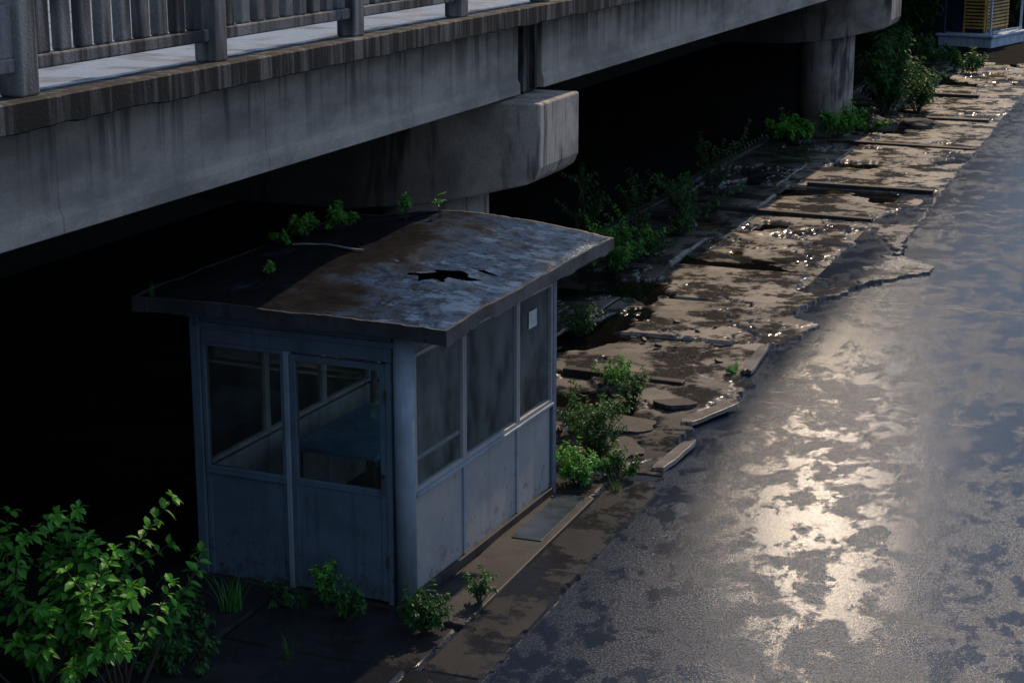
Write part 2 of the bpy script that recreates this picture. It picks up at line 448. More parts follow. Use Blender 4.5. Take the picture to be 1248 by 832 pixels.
for yc in (19.24, 41.6):
    boxes("expansion_joint", [off((-7.7, -7.24, yc - 0.355, yc + 0.355, 3.45, 4.28), BO),
                              off((-7.25, -7.17, yc - 0.30, yc - 0.12, 3.47, 4.27), BO),
                              off((-7.25, -7.19, yc + 0.12, yc + 0.19, 3.47, 4.27), BO)], m_joint, br, 0.006)
wall = boxes("light_blocking_wall", [(-17.2, -16.75, -16, YE, -0.06, 4.6)] , m_under)  # wall added to close the far side and keep the underpass dark
meta(wall, "added near-black wall keeping light out beneath the bridge deck", "wall")

for k, yc in enumerate((19.0, 41.55)):
    p = empty("bridge_pier", (-8.3, yc, 0))
    meta(p, ("concrete bridge pier with a black-stained cap beam over a round column" if k == 0 else
             "distant concrete bridge pier with cap beam and round column among bushes"), "bridge pier", group="piers carrying the bridge")
    prof = [(1.55, 3.42), (1.55, 2.72), (1.50, 2.60), (1.38, 2.52), (1.15, 2.46), (0.6, 2.32), (0.0, 2.20), (-0.8, 2.12), (-8.0, 2.12), (-8.0, 3.42)]
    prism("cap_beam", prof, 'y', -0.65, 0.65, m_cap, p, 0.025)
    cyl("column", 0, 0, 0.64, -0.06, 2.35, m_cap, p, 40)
    boxes("bearing", [(0.75, 1.05, -0.5, -0.15, 3.42, 3.455)], m_dark, p)
    boxes("bearing", [(0.75, 1.05, 0.15, 0.5, 3.42, 3.455)], m_dark, p)

for k in range(-2, 7):
    y0 = 9.38 + 2.33 * k
    s = empty("bridge_railing", (-6.88, y0, 4.485))
    solid = (k <= -1)
    meta(s, ("stained concrete railing panel with thick post on the bridge edge" if solid else
             "weathered concrete railing bay with balusters on the bridge edge"), "railing", group="railing bays along the bridge edge")
    boxes("post", [(-0.10, 0.08, -0.09, 0.09, 0.0, 1.12), (-0.12, 0.10, -0.11, 0.11, 1.12, 1.18)], m_rail, s, 0.014)
    boxes("bottom_rail", [(-0.06, 0.04, 0.09, 2.24, 0.15, 0.24)], m_rail, s, 0.012)
    boxes("top_rail", [(-0.09, 0.08, 0.09, 2.24, 0.95, 1.07)], m_rail, s, 0.012)
    if solid:
        boxes("panel", [(-0.05, 0.03, 0.09, 2.24, 0.24, 0.56)], m_rail, s, 0.008)
    else:
        nb = 9
        for i in range(nb):
            yc = 0.12 + 2.09 * (i + 0.5) / nb
            boxes("baluster", [(-0.045, 0.03, yc - 0.066, yc + 0.066, 0.24, 0.95)], m_rail, s, 0.016)

# ------------------------------------------------------------------ booth
BX, BY, ROT = -5.70, 12.48, R(-2.6)
W, L, HT = 2.02, 3.12, 2.34
ZB = 0.03
booth = meta(empty("guard_booth", (BX, BY, 0), ROT), "abandoned blue-grey metal guard booth with rusted roof beside pavement", "guard booth")
boxes("plinth", [(-W - 0.03, 0.05, -0.03, L + 0.03, -0.05, ZB)], m_plinth, booth, 0.012)
boxes("floor", [(-W + 0.06, -0.06, 0.06, L - 0.06, ZB, ZB + 0.03)], m_plinth, booth)
SZ, TZ = 0.97, 2.08
def frame_x(x0, x1, z0, z1, y, w=0.035, d=0.06):
    return [(x0, x0 + w, y, y + d, z0, z1), (x1 - w, x1, y, y + d, z0, z1), (x0 + w, x1 - w, y, y + d, z0, z0 + w), (x0 + w, x1 - w, y, y + d, z1 - w, z1)]
def frame_y(y0, y1, z0, z1, x, w=0.035, d=0.06):
    return [(x - d, x, y0, y0 + w, z0, z1), (x - d, x, y1 - w, y1, z0, z1), (x - d, x, y0 + w, y1 - w, z0, z0 + w), (x - d, x, y0 + w, y1 - w, z1 - w, z1)]
def win_x(x0, x1, z0, z1, y, mat=m_blue):
    w = boxes("window", [(x0 + 0.03, x1 - 0.03, y + 0.028, y + 0.034, z0 + 0.03, z1 - 0.03)], m_glass, booth)
    boxes("frame", frame_x(x0, x1, z0, z1, y), mat, w, 0.005)
def win_y(y0, y1, z0, z1, x, mat=m_blue, gm=m_glass):
    w = boxes("window", [(x - 0.034, x - 0.028, y0 + 0.03, y1 - 0.03, z0 + 0.03, z1 - 0.03)], gm, booth)
    boxes("frame", frame_y(y0, y1, z0, z1, x), mat, w, 0.005)
cyl("corner_post", -0.055, 0.055, 0.085, ZB, HT, m_bluelight, booth, 28)
for (px, py) in ((-W + 0.05, 0.05), (-0.04, L - 0.04), (-W + 0.05, L - 0.05)):
    boxes("corner_post", [(px - 0.05, px + 0.04, py - 0.05, py + 0.04, ZB, HT)], m_blue, booth, 0.008)
xa, xb, xc = -W + 0.10, -1.13, -0.15
boxes("wall_panel", [(xa, xb - 0.002, 0.035, 0.065, ZB, SZ - 0.03), (xa, xa + 0.04, 0.02, 0.035, ZB, SZ - 0.03), (xb - 0.04, xb - 0.002, 0.02, 0.035, ZB, SZ - 0.03)], m_blue, booth, 0.004)
boxes("sill", [(xa, xb - 0.002, 0.005, 0.075, SZ - 0.03, SZ)], m_blue, booth, 0.005)
win_x(xa, xb - 0.002, SZ, TZ, 0.01)
boxes("header", [(xa, xc, 0.02, 0.07, TZ, HT), (-W + 0.03, -0.07, 0.0, 0.02, HT - 0.14, HT - 0.09)], m_blue, booth, 0.005)
boxes("door_jamb", [(xb, xb + 0.045, 0.0, 0.075, ZB, TZ - 0.001)], m_bluelight, booth, 0.005)
boxes("door_jamb", [(xc - 0.045, xc, 0.0, 0.075, ZB, TZ - 0.001)], m_blue, booth, 0.005)
door = boxes("door", [(xb + 0.05, xc - 0.05, 0.02, 0.055, ZB + 0.02, SZ - 0.02)] +
             frame_x(xb + 0.05, xc - 0.05, SZ - 0.02, TZ - 0.02, 0.012, 0.055, 0.05) +
             [(xb + 0.05, xb + 0.10, 0.01, 0.02, ZB + 0.02, SZ - 0.02), (xc - 0.10, xc - 0.05, 0.01, 0.02, ZB + 0.02, SZ - 0.02)], m_blue, booth, 0.004)
boxes("door_window", [(xb + 0.10, xc - 0.10, 0.034, 0.04, SZ + 0.03, TZ - 0.07)], m_glass, door)
boxes("handle", [(xc - 0.085, xc - 0.065, -0.035, 0.01, 1.12, 1.15), (xc - 0.085, xc - 0.065, -0.035, -0.015, 0.98, 1.15)], m_handle, door, 0.004)
boxes("hinge", [(xc - 0.06, xc - 0.03, -0.006, 0.012, 0.35, 0.45)], m_handle, door, 0.003)
boxes("hinge", [(xc - 0.06, xc - 0.03, -0.006, 0.012, 1.75, 1.85)], m_handle, door, 0.003)
ya, y1_, y2_, yb = 0.14, 1.08, 2.22, L - 0.09
for (a, b) in ((ya, y1_), (y1_, y2_), (y2_, yb)):
    boxes("wall_panel", [(-0.06, -0.03, a + 0.008, b - 0.008, 0.05, SZ - 0.03)], m_panel, booth, 0.006)
    win_y(a + 0.002, b - 0.002, SZ, TZ + 0.06, -0.005, m_panel, m_haze)
boxes("sash_rail", [(-0.05, -0.036, ya + 0.04, y1_ - 0.04, 1.22, 1.25)], m_panel, booth, 0.003)
for yy in (y1_, y2_):
    boxes("batten", [(-0.034, -0.012, yy - 0.018, yy + 0.018, 0.125, SZ - 0.032)], m_bluelight, booth, 0.004)
boxes("sill", [(-0.07, 0.012, ya, yb, SZ - 0.03, SZ - 0.001)], m_bluelight, booth, 0.005)
boxes("header", [(-0.07, -0.01, ya, yb, TZ + 0.061, HT)], m_blue, booth, 0.005)
boxes("skirting", [(-0.05, 0.01, ya, yb, 0.035, 0.12)], m_plinth, booth, 0.004)
boxes("notice", [(-0.026, -0.023, 2.50, 2.68, 1.80, 1.96)], m_paper, booth)
for (a, b) in ((0.10, 1.08), (1.08, 2.10), (2.10, L - 0.1)):
    boxes("wall_panel", [(-W + 0.03, -W + 0.06, a + 0.002, b - 0.002, 0.05, SZ - 0.03)], m_pale, booth)
    win_y(a + 0.002, b - 0.002, SZ, TZ, -W + 0.075, m_pale)
boxes("header", [(-W + 0.01, -W + 0.07, 0.10, L - 0.1, TZ + 0.001, HT)], m_blue, booth)
for (a, b) in ((-W + 0.10, -1.03), (-1.03, -0.09)):
    boxes("wall_panel", [(a + 0.002, b - 0.002, L - 0.06, L - 0.03, 0.05, SZ - 0.03)], m_pale, booth)
    win_x(a + 0.002, b - 0.002, SZ, TZ, L - 0.075, m_pale)
boxes("header", [(-W + 0.10, -0.09, L - 0.07, L - 0.01, TZ + 0.001, HT)], m_blue, booth)
ct = meta(empty("counter", (BX, BY, 0), ROT), "blue topped counter standing inside the guard booth", "counter")
boxes("tabletop", [(-1.62, -0.75, 0.85, 2.3, 0.93, 0.97)], m_table, ct, 0.006)
for (lx, ly) in ((-1.58, 0.9), (-0.85, 0.9), (-1.58, 2.2), (-0.85, 2.2)):
    boxes("leg", [(lx, lx + 0.05, ly, ly + 0.05, 0.065, 0.93)], m_dark, ct)

rx0, rx1, ry0, ry1 = -W - 0.42, 0.42, -0.16, L + 0.34
def roof_z(x, y):
    u = (x - rx0) / (rx1 - rx0); v = (y - ry0) / (ry1 - ry0)
    # low hipped sheet: slopes to the side eaves and to the front eave
    sx = 1 - math.sqrt((2 * u - 1) ** 2 + 0.006)
    sy = min(1.0, v / 0.42)
    hip = min(sx, sy) - 0.06 * math.exp(-((sx - sy) / 0.12) ** 2)
    pk = 0.16 * hip
    z = 2.455 + 0.06 * v + pk
    z += 0.020 * noise.noise(Vector((x * 1.7, y * 1.7, 4))) + 0.008 * noise.noise(Vector((x * 5, y * 5, 4)))
    dd = math.hypot(x + 0.24, (y - 1.05))
    if dd < 0.5: z += 0.05 * (1 - dd / 0.5) ** 2
    return z
hole_ = [(-0.46, 1.06), (-0.36, 1.08), (-0.30, 0.90), (-0.20, 1.04), (-0.10, 1.00), (-0.13, 1.18), (0.04, 1.30), (0.10, 1.48), (-0.02, 1.43),
        (-0.06, 1.56), (-0.16, 1.66), (-0.19, 1.50), (-0.33, 1.44), (-0.27, 1.28), (-0.36, 1.20), (-0.48, 1.16)]
hole2_ = [(-0.22, 1.78), (-0.05, 1.72), (0.12, 1.70), (0.18, 1.75), (0.02, 1.80), (-0.12, 1.86)]
hole = [((p[0] + 0.2) * 1.0 - 0.22, (p[1] - 1.25) * 0.72 + 1.10) for p in hole_]
hole2 = [((p[0] + 0.2) * 0.6 - 0.10, (p[1] - 1.25) * 0.66 + 1.17) for p in hole2_]
def inside(p, poly):
    x, y = p; r = False; j = len(poly) - 1
    for i in range(len(poly)):
        xi, yi = poly[i]; xj, yj_ = poly[j]
        if (yi > y) != (yj_ > y) and x < (xj - xi) * (y - yi) / (yj_ - yi) + xi: r = not r
        j = i
    return r
st = 0.016
nxr = int((rx1 - rx0) / st); nyr = int((ry1 - ry0) / st)
V, F = [], []
for j in range(nyr + 1):
    for i in range(nxr + 1):
        x = rx0 + (rx1 - rx0) * i / nxr; y = ry0 + (ry1 - ry0) * j / nyr
        V.append((x, y, roof_z(x, y)))
for j in range(nyr):
    for i in range(nxr):
        a = j * (nxr + 1) + i
        cx, cy = V[a][0] + st / 2, V[a][1] + st / 2
        if inside((cx, cy), hole) or inside((cx, cy), hole2): continue
        F.append((a, a + 1, a + nxr + 2, a + nxr + 1))
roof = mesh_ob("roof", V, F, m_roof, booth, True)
def fascia():
    V, F = [], []
    ring = []
    n = 60
    for i in range(n): ring.append((rx0 + (rx1 - rx0) * i / n, ry0))
    for i in range(n): ring.append((rx1, ry0 + (ry1 - ry0) * i / n))
    for i in range(n): ring.append((rx1 - (rx1 - rx0) * i / n, ry1))
    for i in range(n): ring.append((rx0, ry1 - (ry1 - ry0) * i / n))
    N = len(ring)
    for (x, y) in ring:
        zt = roof_z(x, y)
        w = 0.020 * noise.noise(Vector((x * 3, y * 3, 1))) + 0.020 * noise.noise(Vector((x * 13, y * 13, 1)))
        t = 0.008 * noise.noise(Vector((x * 15, y * 15, 7)))
        cx, cy = (rx0 + rx1) / 2, (ry0 + ry1) / 2
        ox = 0.012 * (1 if x > cx else -1) if abs(x - rx0) < 1e-6 or abs(x - rx1) < 1e-6 else 0
        oy = 0.012 * (1 if y > cy else -1) if abs(y - ry0) < 1e-6 or abs(y - ry1) < 1e-6 else 0
        V.append((x + ox, y + oy, zt + 0.004 + t)); V.append((x + ox, y + oy, zt - 0.115 + w))
        V.append((x - ox * 3, y - oy * 3, zt - 0.115 + w)); V.append((x - ox * 2, y - oy * 2, zt + 0.002))
    for i in range(N):
        j = (i + 1) % N
        for k in range(4):
            l = (k + 1) % 4
            F.append((i * 4 + k, i * 4 + l, j * 4 + l, j * 4 + k))
    return mesh_ob("fascia", V, F, m_fascia, roof)
fascia()
boxes("ceiling", [(rx0 + 0.06, rx1 - 0.06, ry0 + 0.06, ry1 - 0.06, HT + 0.002, HT + 0.02)], m_dark, roof)
def tube(name, pts, r, mat, parent=None, n=6):
    V, F = [], []
    for i, p in enumerate(pts):
        d = (Vector(pts[min(i + 1, len(pts) - 1)]) - Vector(pts[max(i - 1, 0)])).normalized()
        a = d.orthogonal().normalized(); b = d.cross(a)
        for k in range(n):
            t = 2 * math.pi * k / n
            V.append(Vector(p) + r * (a * math.cos(t) + b * math.sin(t)))
    for i in range(len(pts) - 1):
        for k in range(n):
            l = (k + 1) % n
            F.append((i * n + k, i * n + l, (i + 1) * n + l, (i + 1) * n + k))
    return mesh_ob(name, V, F, mat, parent, True)
Mb = Matrix.Translation((BX, BY, 0)) @ Matrix.Rotation(ROT, 4, 'Z')
pts = []
for i in range(14):
    t = i / 13
    lx, ly = -2.10 + 0.95 * t, 1.85 - 0.35 * t + 0.05 * math.sin(t * 5)
    pts.append(Mb @ Vector((lx, ly, roof_z(lx, ly) + 0.02)))
m_cable = simple("pale_cable_sheath", (0.5, 0.5, 0.48), 0.6)
c = tube("cable", pts, 0.009, m_cable); meta(c, "thin pale cable lying across the booth roof", "cable")

ws = boxes("concrete_step", [(-5.62, -5.15, 12.30, 15.55, -0.03, 0.05)], m_plinth, None, 0.012)
meta(ws, "dark worn concrete step along the booth wall", "step")
sh = boxes("metal_sheet", [(-5.50, -5.22, 14.25, 15.50, 0.053, 0.060)], m_steel, None, 0.002)
meta(sh, "wet galvanised metal sheet lying on the booth step", "metal sheet")

# ------------------------------------------------------------------ plants
def plant(name, label, cat, loc, height, spread, nst, leafL, seed, mat, group=None, twigs=4, lean=(0, 0), whorl=4, droop=0.25, start=0.25, wide=0.42, stemr=0.008):
    rnd = random.Random(seed)
    SV, SF, LV, LF, tint = [], [], [], [], []
    def seg(p, q, r0, r1):
        d = (q - p)
        if d.length < 1e-5: return
        d.normalize(); a = d.orthogonal().normalized(); b = d.cross(a); o = len(SV)
        for (c, r) in ((p, r0), (q, r1)):
            for k in range(4):
                t = math.pi / 2 * k
                SV.append(c + r * (a * math.cos(t) + b * math.sin(t)))
        for k in range(4):
            l = (k + 1) % 4
            SF.append((o + k, o + l, o + 4 + l, o + 4 + k))
    def leaf(p, d, Ls, tn):
        d = d.normalized()
        side = d.cross(Vector((0, 0, 1)))
        if side.length < 0.1: side = Vector((1, 0, 0))
        side.normalize()
        roll = rnd.uniform(-0.6, 0.6)
        up = side.cross(d)
        side = side * math.cos(roll) + up * math.sin(roll); up = side.cross(d)
        w = Ls * wide * rnd.uniform(0.85, 1.15) * 0.5
        o = len(LV)
        p1 = p + d * Ls * 0.12
        LV.extend([p, p1 + d * Ls * 0.20 + side * w * 0.85 + up * w * 0.25, p1 + d * Ls * 0.5 + side * w * 0.95 + up * w * 0.22 - Vector((0, 0, Ls * 0.06)),
                   p1 + d * Ls * 0.88 - Vector((0, 0, Ls * 0.22)),
                   p1 + d * Ls * 0.5 - side * w * 0.95 + up * w * 0.22 - Vector((0, 0, Ls * 0.06)), p1 + d * Ls * 0.20 - side * w * 0.85 + up * w * 0.25,
                   p1 + d * Ls * 0.35 - Vector((0, 0, Ls * 0.02))])
        for a_, b_ in ((0, 1), (1, 2), (2, 3), (3, 4), (4, 5), (5, 0)):
            LF.append((o + 6, o + a_, o + b_))
        tint.extend([tn] * 7)
    def whorl_at(p, dirv, Ls, tn, n=None):
        n = n or whorl
        ph = rnd.uniform(0, 6.28)
        a = dirv.orthogonal().normalized(); b = dirv.cross(a)
        for k in range(n):
            t = ph + 6.283 * k / n + rnd.uniform(-0.4, 0.4)
            d = (a * math.cos(t) + b * math.sin(t)) + dirv * rnd.uniform(0.1, 0.9) - Vector((0, 0, droop * rnd.uniform(0, 1.6)))
            leaf(p, d, Ls * rnd.uniform(0.6, 1.15), min(1, max(0, tn + rnd.uniform(-0.25, 0.25))))
    def branch(p, d, length, r, depth):
        n = max(3, int(length / (leafL * 0.75)))
        step = length / n
        for i in range(n):
            d = (d + Vector((rnd.uniform(-0.16, 0.16), rnd.uniform(-0.16, 0.16), rnd.uniform(-0.10, 0.06)))).normalized()
            q = p + d * step
            f = i / n
            seg(p, q, r * (1 - 0.75 * f), r * (1 - 0.75 * (i + 1) / n))
            p = q
            if f >= start or depth > 0:
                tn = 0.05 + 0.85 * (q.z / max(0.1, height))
                whorl_at(q, d, leafL * (1.0 - 0.3 * f), tn)
                if depth < 1 and twigs and rnd.random() < twigs / n * 1.3:
                    sd = (d + Vector((rnd.uniform(-1.1, 1.1), rnd.uniform(-1.1, 1.1), rnd.uniform(-0.1, 0.35)))).normalized()
                    branch(q, sd, length * rnd.uniform(0.22, 0.45), r * 0.5, depth + 1)
        whorl_at(p, d, leafL * 0.8, 0.95, whorl + 1)
    for s_ in range(nst):
        a = rnd.uniform(0, 6.283); rr = rnd.uniform(0, 1) ** 0.6
        base = Vector((math.cos(a) * rr * spread * 0.08, math.sin(a) * rr * spread * 0.08, 0))
        out = Vector((math.cos(a) * rr * spread + lean[0], math.sin(a) * rr * spread + lean[1], height))
        hh = height * (1 - 0.45 * rr * rnd.random()) * rnd.uniform(0.75, 1.05)
        branch(base, (out - base).normalized(), hh, stemr * (0.6 + height), 0)
    e = empty(name, loc)
    meta(e, label, cat, group=group)
    mesh_ob("stem", SV, SF, m_bark, e)
    lo = mesh_ob("foliage", LV, LF, mat, e)
    at = lo.data.attributes.new("tint", 'FLOAT', 'POINT')
    at.data.foreach_set("value", tint)
    return e

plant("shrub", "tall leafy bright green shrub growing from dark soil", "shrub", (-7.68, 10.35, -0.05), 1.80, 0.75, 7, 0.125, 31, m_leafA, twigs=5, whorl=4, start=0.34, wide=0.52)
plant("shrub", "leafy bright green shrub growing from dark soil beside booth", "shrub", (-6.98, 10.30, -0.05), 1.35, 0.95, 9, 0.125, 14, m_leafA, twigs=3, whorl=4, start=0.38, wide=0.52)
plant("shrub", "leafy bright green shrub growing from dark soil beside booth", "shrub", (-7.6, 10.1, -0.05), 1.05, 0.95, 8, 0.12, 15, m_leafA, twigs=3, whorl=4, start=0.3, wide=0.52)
plant("weed", "low dark weeds at the foot of the shrub", "weed", (-6.9, 10.9, -0.03), 0.35, 0.6, 20, 0.07, 5, m_leafB, twigs=2)
plant("weed", "low dark weeds at the foot of the shrub", "weed", (-7.3, 11.5, -0.03), 0.35, 0.6, 16, 0.07, 6, m_leafB, twigs=2)
G_ = "weeds around the foot of the guard booth"
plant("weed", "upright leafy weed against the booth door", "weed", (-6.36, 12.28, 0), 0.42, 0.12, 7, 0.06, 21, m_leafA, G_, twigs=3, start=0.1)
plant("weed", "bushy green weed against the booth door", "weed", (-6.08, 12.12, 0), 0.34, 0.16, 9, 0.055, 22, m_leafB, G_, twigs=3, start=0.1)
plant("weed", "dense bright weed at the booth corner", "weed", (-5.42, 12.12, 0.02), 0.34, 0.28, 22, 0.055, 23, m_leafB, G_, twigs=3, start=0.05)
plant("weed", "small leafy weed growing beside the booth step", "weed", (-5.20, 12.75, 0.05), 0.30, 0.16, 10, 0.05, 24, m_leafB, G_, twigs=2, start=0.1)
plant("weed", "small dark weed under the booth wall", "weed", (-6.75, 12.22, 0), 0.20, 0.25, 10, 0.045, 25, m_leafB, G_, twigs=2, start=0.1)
G2 = "weeds growing through the broken pavement"
for i, (x, y, h, s, n, m) in enumerate([
        (-5.45, 15.95, 0.42, 0.35, 18, m_leafA), (-5.55, 16.8, 0.62, 0.5, 18, m_leafB), (-5.95, 17.6, 0.52, 0.5, 17, m_leafB),
        (-5.15, 16.3, 0.30, 0.3, 12, m_leafB), (-5.85, 18.9, 0.45, 0.40, 12, m_leafB), (-6.2, 19.5, 0.32, 0.35, 11, m_leafA), (-7.4, 21.6, 0.50, 0.35, 11, m_leafB),
        (-5.05, 20.4, 0.12, 0.10, 5, m_leafC), (-6.9, 18.3, 0.6, 0.35, 10, m_leafB), (-6.6, 16.9, 0.6, 0.4, 12, m_leafB)]):
    plant("weed", "leafy green weeds rooted in broken pavement beside booth", "weed", (x, y, 0.0), h, s, n, 0.06, 40 + i, m, G2, twigs=3, start=0.08)
G3 = "bushes along the kerb beneath the bridge"
for i, (x, y, h, s, n, lf) in enumerate([
        (-8.2, 25.4, 0.85, 0.85, 18, 0.09), (-7.9, 26.6, 0.5, 0.5, 11, 0.08), (-8.7, 28.4, 1.25, 0.6, 6, 0.09), (-8.2, 30.0, 1.0, 0.9, 16, 0.09),
        (-8.5, 32.6, 1.5, 0.5, 6, 0.09), (-9.4, 27.6, 1.4, 0.45, 6, 0.09), (-8.0, 28.6, 0.4, 0.5, 11, 0.08)]):
    plant("bush", "dim leafy bush along the kerb beneath the bridge", "bush", (x, y, 0.0), h, s, n, lf, 70 + i, m_leafA if i == 0 else m_leafB, G3, twigs=3, start=0.12)
G4 = "bushes beside the distant bridge pier"
for i, (x, y, h, s, n, lf, m) in enumerate([
        (-7.5, 45.5, 1.9, 1.3, 30, 0.16, m_leafB), (-6.9, 46.5, 1.2, 0.9, 16, 0.15, m_leafB), (-7.9, 41.0, 0.7, 0.8, 20, 0.15, m_leafA), (-8.6, 39.9, 0.6, 0.8, 16, 0.15, m_leafA),
        (-7.3, 41.8, 0.5, 0.5, 12, 0.13, m_leafB), (-7.0, 56.5, 0.7, 0.9, 14, 0.18, m_leafB), (-8.2, 58.0, 0.8, 0.9, 14, 0.18, m_leafB),
        (-9.8, 60, 1.3, 1.0, 12, 0.2, m_leafB), (-7.6, 78, 3.2, 1.6, 18, 0.34, m_leafB), (-5.9, 76, 1.2, 1.2, 16, 0.3, m_leafB), (-10.3, 66, 2.4, 1.2, 14, 0.25, m_leafB)]):
    plant("bush", "leafy green bush beside the road near the distant pier", "bush", (x, y, 0.0), h, s, n, lf, 90 + i, m, G4, twigs=4, start=0.1)
G5 = "weeds rooted on the booth roof"
def onroof(lx, ly):
    v = Mb @ Vector((lx, ly, roof_z(lx, ly))); return tuple(v)
for i, (lx, ly, h, s, n, lf) in enumerate([(-2.22, 2.30, 0.18, 0.26, 14, 0.075), (-2.02, 2.58, 0.20, 0.22, 14, 0.075), (-2.33, 1.98, 0.12, 0.18, 9, 0.065),
                                        (-1.52, 3.00, 0.22, 0.08, 5, 0.08), (-1.22, 3.12, 0.24, 0.07, 4, 0.08), (-1.66, 0.72, 0.07, 0.09, 6, 0.05)]):
    plant("weed", "fresh green weed rooted on the rusted booth roof", "weed", onroof(lx, ly), h, s, n, lf, 120 + i, m_leafC, G5, twigs=1, start=0.35 if i in (3, 4) else 0.1, stemr=0.006)

def tuft(name, label, loc, h, n, seed, mat):
    rnd = random.Random(seed); V, F, tint = [], [], []
    for i in range(n):
        a = rnd.uniform(0, 6.28); b = Vector((rnd.uniform(-1, 1) * h * 0.15, rnd.uniform(-1, 1) * h * 0.15, 0))
        o = Vector((math.cos(a), math.sin(a), 0)); sd = Vector((-o.y, o.x, 0)) * h * 0.018
        lean = rnd.uniform(0.1, 0.75); hh = h * rnd.uniform(0.5, 1.1); k = len(V)
        for t in (0, 0.35, 0.7, 1.0):
            c = b + o * lean * hh * t * t + Vector((0, 0, hh * (t - 0.25 * lean * t * t)))
            w = 1 - t * 0.92
            V += [c - sd * w, c + sd * w]; tint += [0.2 + 0.6 * t] * 2
        for q in range(3): F.append((k + q * 2, k + q * 2 + 1, k + q * 2 + 3, k + q * 2 + 2))
    e = mesh_ob(name, V, F, mat); e.location = loc
    at = e.data.attributes.new("tint", 'FLOAT', 'POINT'); at.data.foreach_set("value", tint)
    meta(e, label, "grass", group="grass tufts near the booth")
tuft("grass_tuft", "tuft of long green grass in front of booth", (-7.05, 11.95, -0.02), 0.42, 46, 1, m_leafA)
tuft("grass_tuft", "small tuft of green grass by booth wall", (-6.55, 12.2, 0.0), 0.25, 30, 2, m_leafB)
tuft("grass_tuft", "small tuft of green grass by booth wall", (-5.05, 15.9, 0.0), 0.22, 30, 3, m_leafB)
tuft("grass_tuft", "small tuft of green grass in pavement crack", (-5.05, 20.6, 0.02), 0.2, 26, 4, m_leafC)
tuft("grass_tuft", "thin grass hanging off the roof edge", onroof(-2.3, -0.1), 0.16, 22, 5, m_leafB)
tuft("grass_tuft", "tuft of long green grass in dark soil", (-6.2, 11.3, -0.02), 0.25, 30, 6, m_leafB)

# ------------------------------------------------------------------ broken fragments
def fragment(x, y, lx, ly, th, rz, tilt, seed, z=0.03, mat=m_frag, name="concrete_fragment", label="broken pale concrete kerb fragment on wet pavement edge"):
    rnd = random.Random(seed); n = 22; poly = []
    for i in range(n):
        a = 2 * math.pi * i / n
        ca, sa = math.cos(a), math.sin(a)
        k = 1 / max(abs(ca), abs(sa))
        k = min(k, 1.25)
        r = k * (0.9 + 0.22 * noise.noise(Vector((ca * 1.7, sa * 1.7, seed))) + rnd.uniform(-0.05, 0.05))
        poly.append((ca * r * lx / 2, sa * r * ly / 2))
    ob = prism(name, poly, 'z', -th / 2, th / 2, mat, None, 0.004)
    ob.location = (x, y, z); ob.rotation_euler = (tilt[0], tilt[1], rz)
    meta(ob, label, "rubble", group="broken kerb fragments by the road")
for i, (x, y, lx, ly, th, rz, tl, z) in enumerate([
        (-4.80, 17.05, 0.17, 1.05, 0.05, R(-6), (0.03, -0.08), 0.045),
        (-4.85, 18.65, 0.22, 0.95, 0.05, R(-22), (0.03, -0.06), 0.055),
        (-4.92, 21.1, 0.14, 1.3, 0.05, R(3), (0.02, -0.04), 0.06),
        (-5.6, 17.9, 0.7, 0.5, 0.05, R(15), (0.07, 0.05), 0.05), (-5.3, 18.9, 0.5, 0.4, 0.05, R(50), (-0.06, 0.07), 0.05),
        (-5.4, 17.1, 0.45, 0.6, 0.06, R(40), (0.09, 0.0), 0.05)]):
    fragment(x, y, lx, ly, th, rz, tl, 200 + i, z, m_frag if i < 3 else m_plinth,
             label="broken pale concrete kerb fragment on wet pavement edge" if i < 3 else "dark broken concrete slab piece lying on pavement")
for i, (x, y, lx, ly, th, rz) in enumerate([(-6.2, 19.75, 1.5, 0.14, 0.09, -2), (-6.75, 31.0, 3.0, 0.18, 0.10, -3), (-5.9, 34.3, 2.4, 0.18, 0.09, 0), (-6.3, 40.1, 3.2, 0.2, 0.10, -2),
                                           (-6.6, 50.0, 1.6, 0.3, 0.12, 0), (-5.7, 45.0, 1.5, 0.3, 0.10, 4)]):
    k = boxes("concrete_beam", [(-lx / 2, lx / 2, -ly / 2, ly / 2, -0.02, th)], m_plinth, None, 0.012)
    k.location = (x, y, 0); k.rotation_euler = (0, 0.008, R(rz))
    meta(k, "low dark concrete kerb beam lying across the pavement", "kerb beam", group="kerb beams across the pavement")
rr_ = random.Random(5)
for i in range(18):
    y = rr_.uniform(15.8, 24); x = rr_.uniform(-6.6, -4.9)
    s = rr_.uniform(0.03, 0.10)
    fragment(x, y, s, s * rr_.uniform(0.6, 1.3), s * 0.4, rr_.uniform(0, 3), (rr_.uniform(-.3, .3), rr_.uniform(-.3, .3)), 300 + i, 0.04, m_plinth,
             label="small loose concrete rubble chip on broken pavement")
def rock(loc, s, seed):
    import bmesh
    bm = bmesh.new(); bmesh.ops.create_icosphere(bm, subdivisions=3, radius=1)
    for v in bm.verts:
        k = 1 + 0.35 * noise.noise(v.co * 1.3 + Vector((seed, 0, 0))) + 0.1 * noise.noise(v.co * 4)
        v.co = Vector((v.co.x * s[0] * k, v.co.y * s[1] * k, v.co.z * s[2] * k))
    me = bpy.data.meshes.new("rock"); bm.to_mesh(me); bm.free(); me.materials.append(m_rock)
    ob = link(bpy.data.objects.new("rock", me)); ob.location = loc
    meta(ob, "grey boulder lying by the pavement near bushes", "rock", group="boulders near the distant pier")
rock((-7.3, 42.6, 0.12), (0.5, 0.4, 0.24), 1); rock((-6.5, 43.6, 0.06), (0.55, 0.4, 0.16), 5)

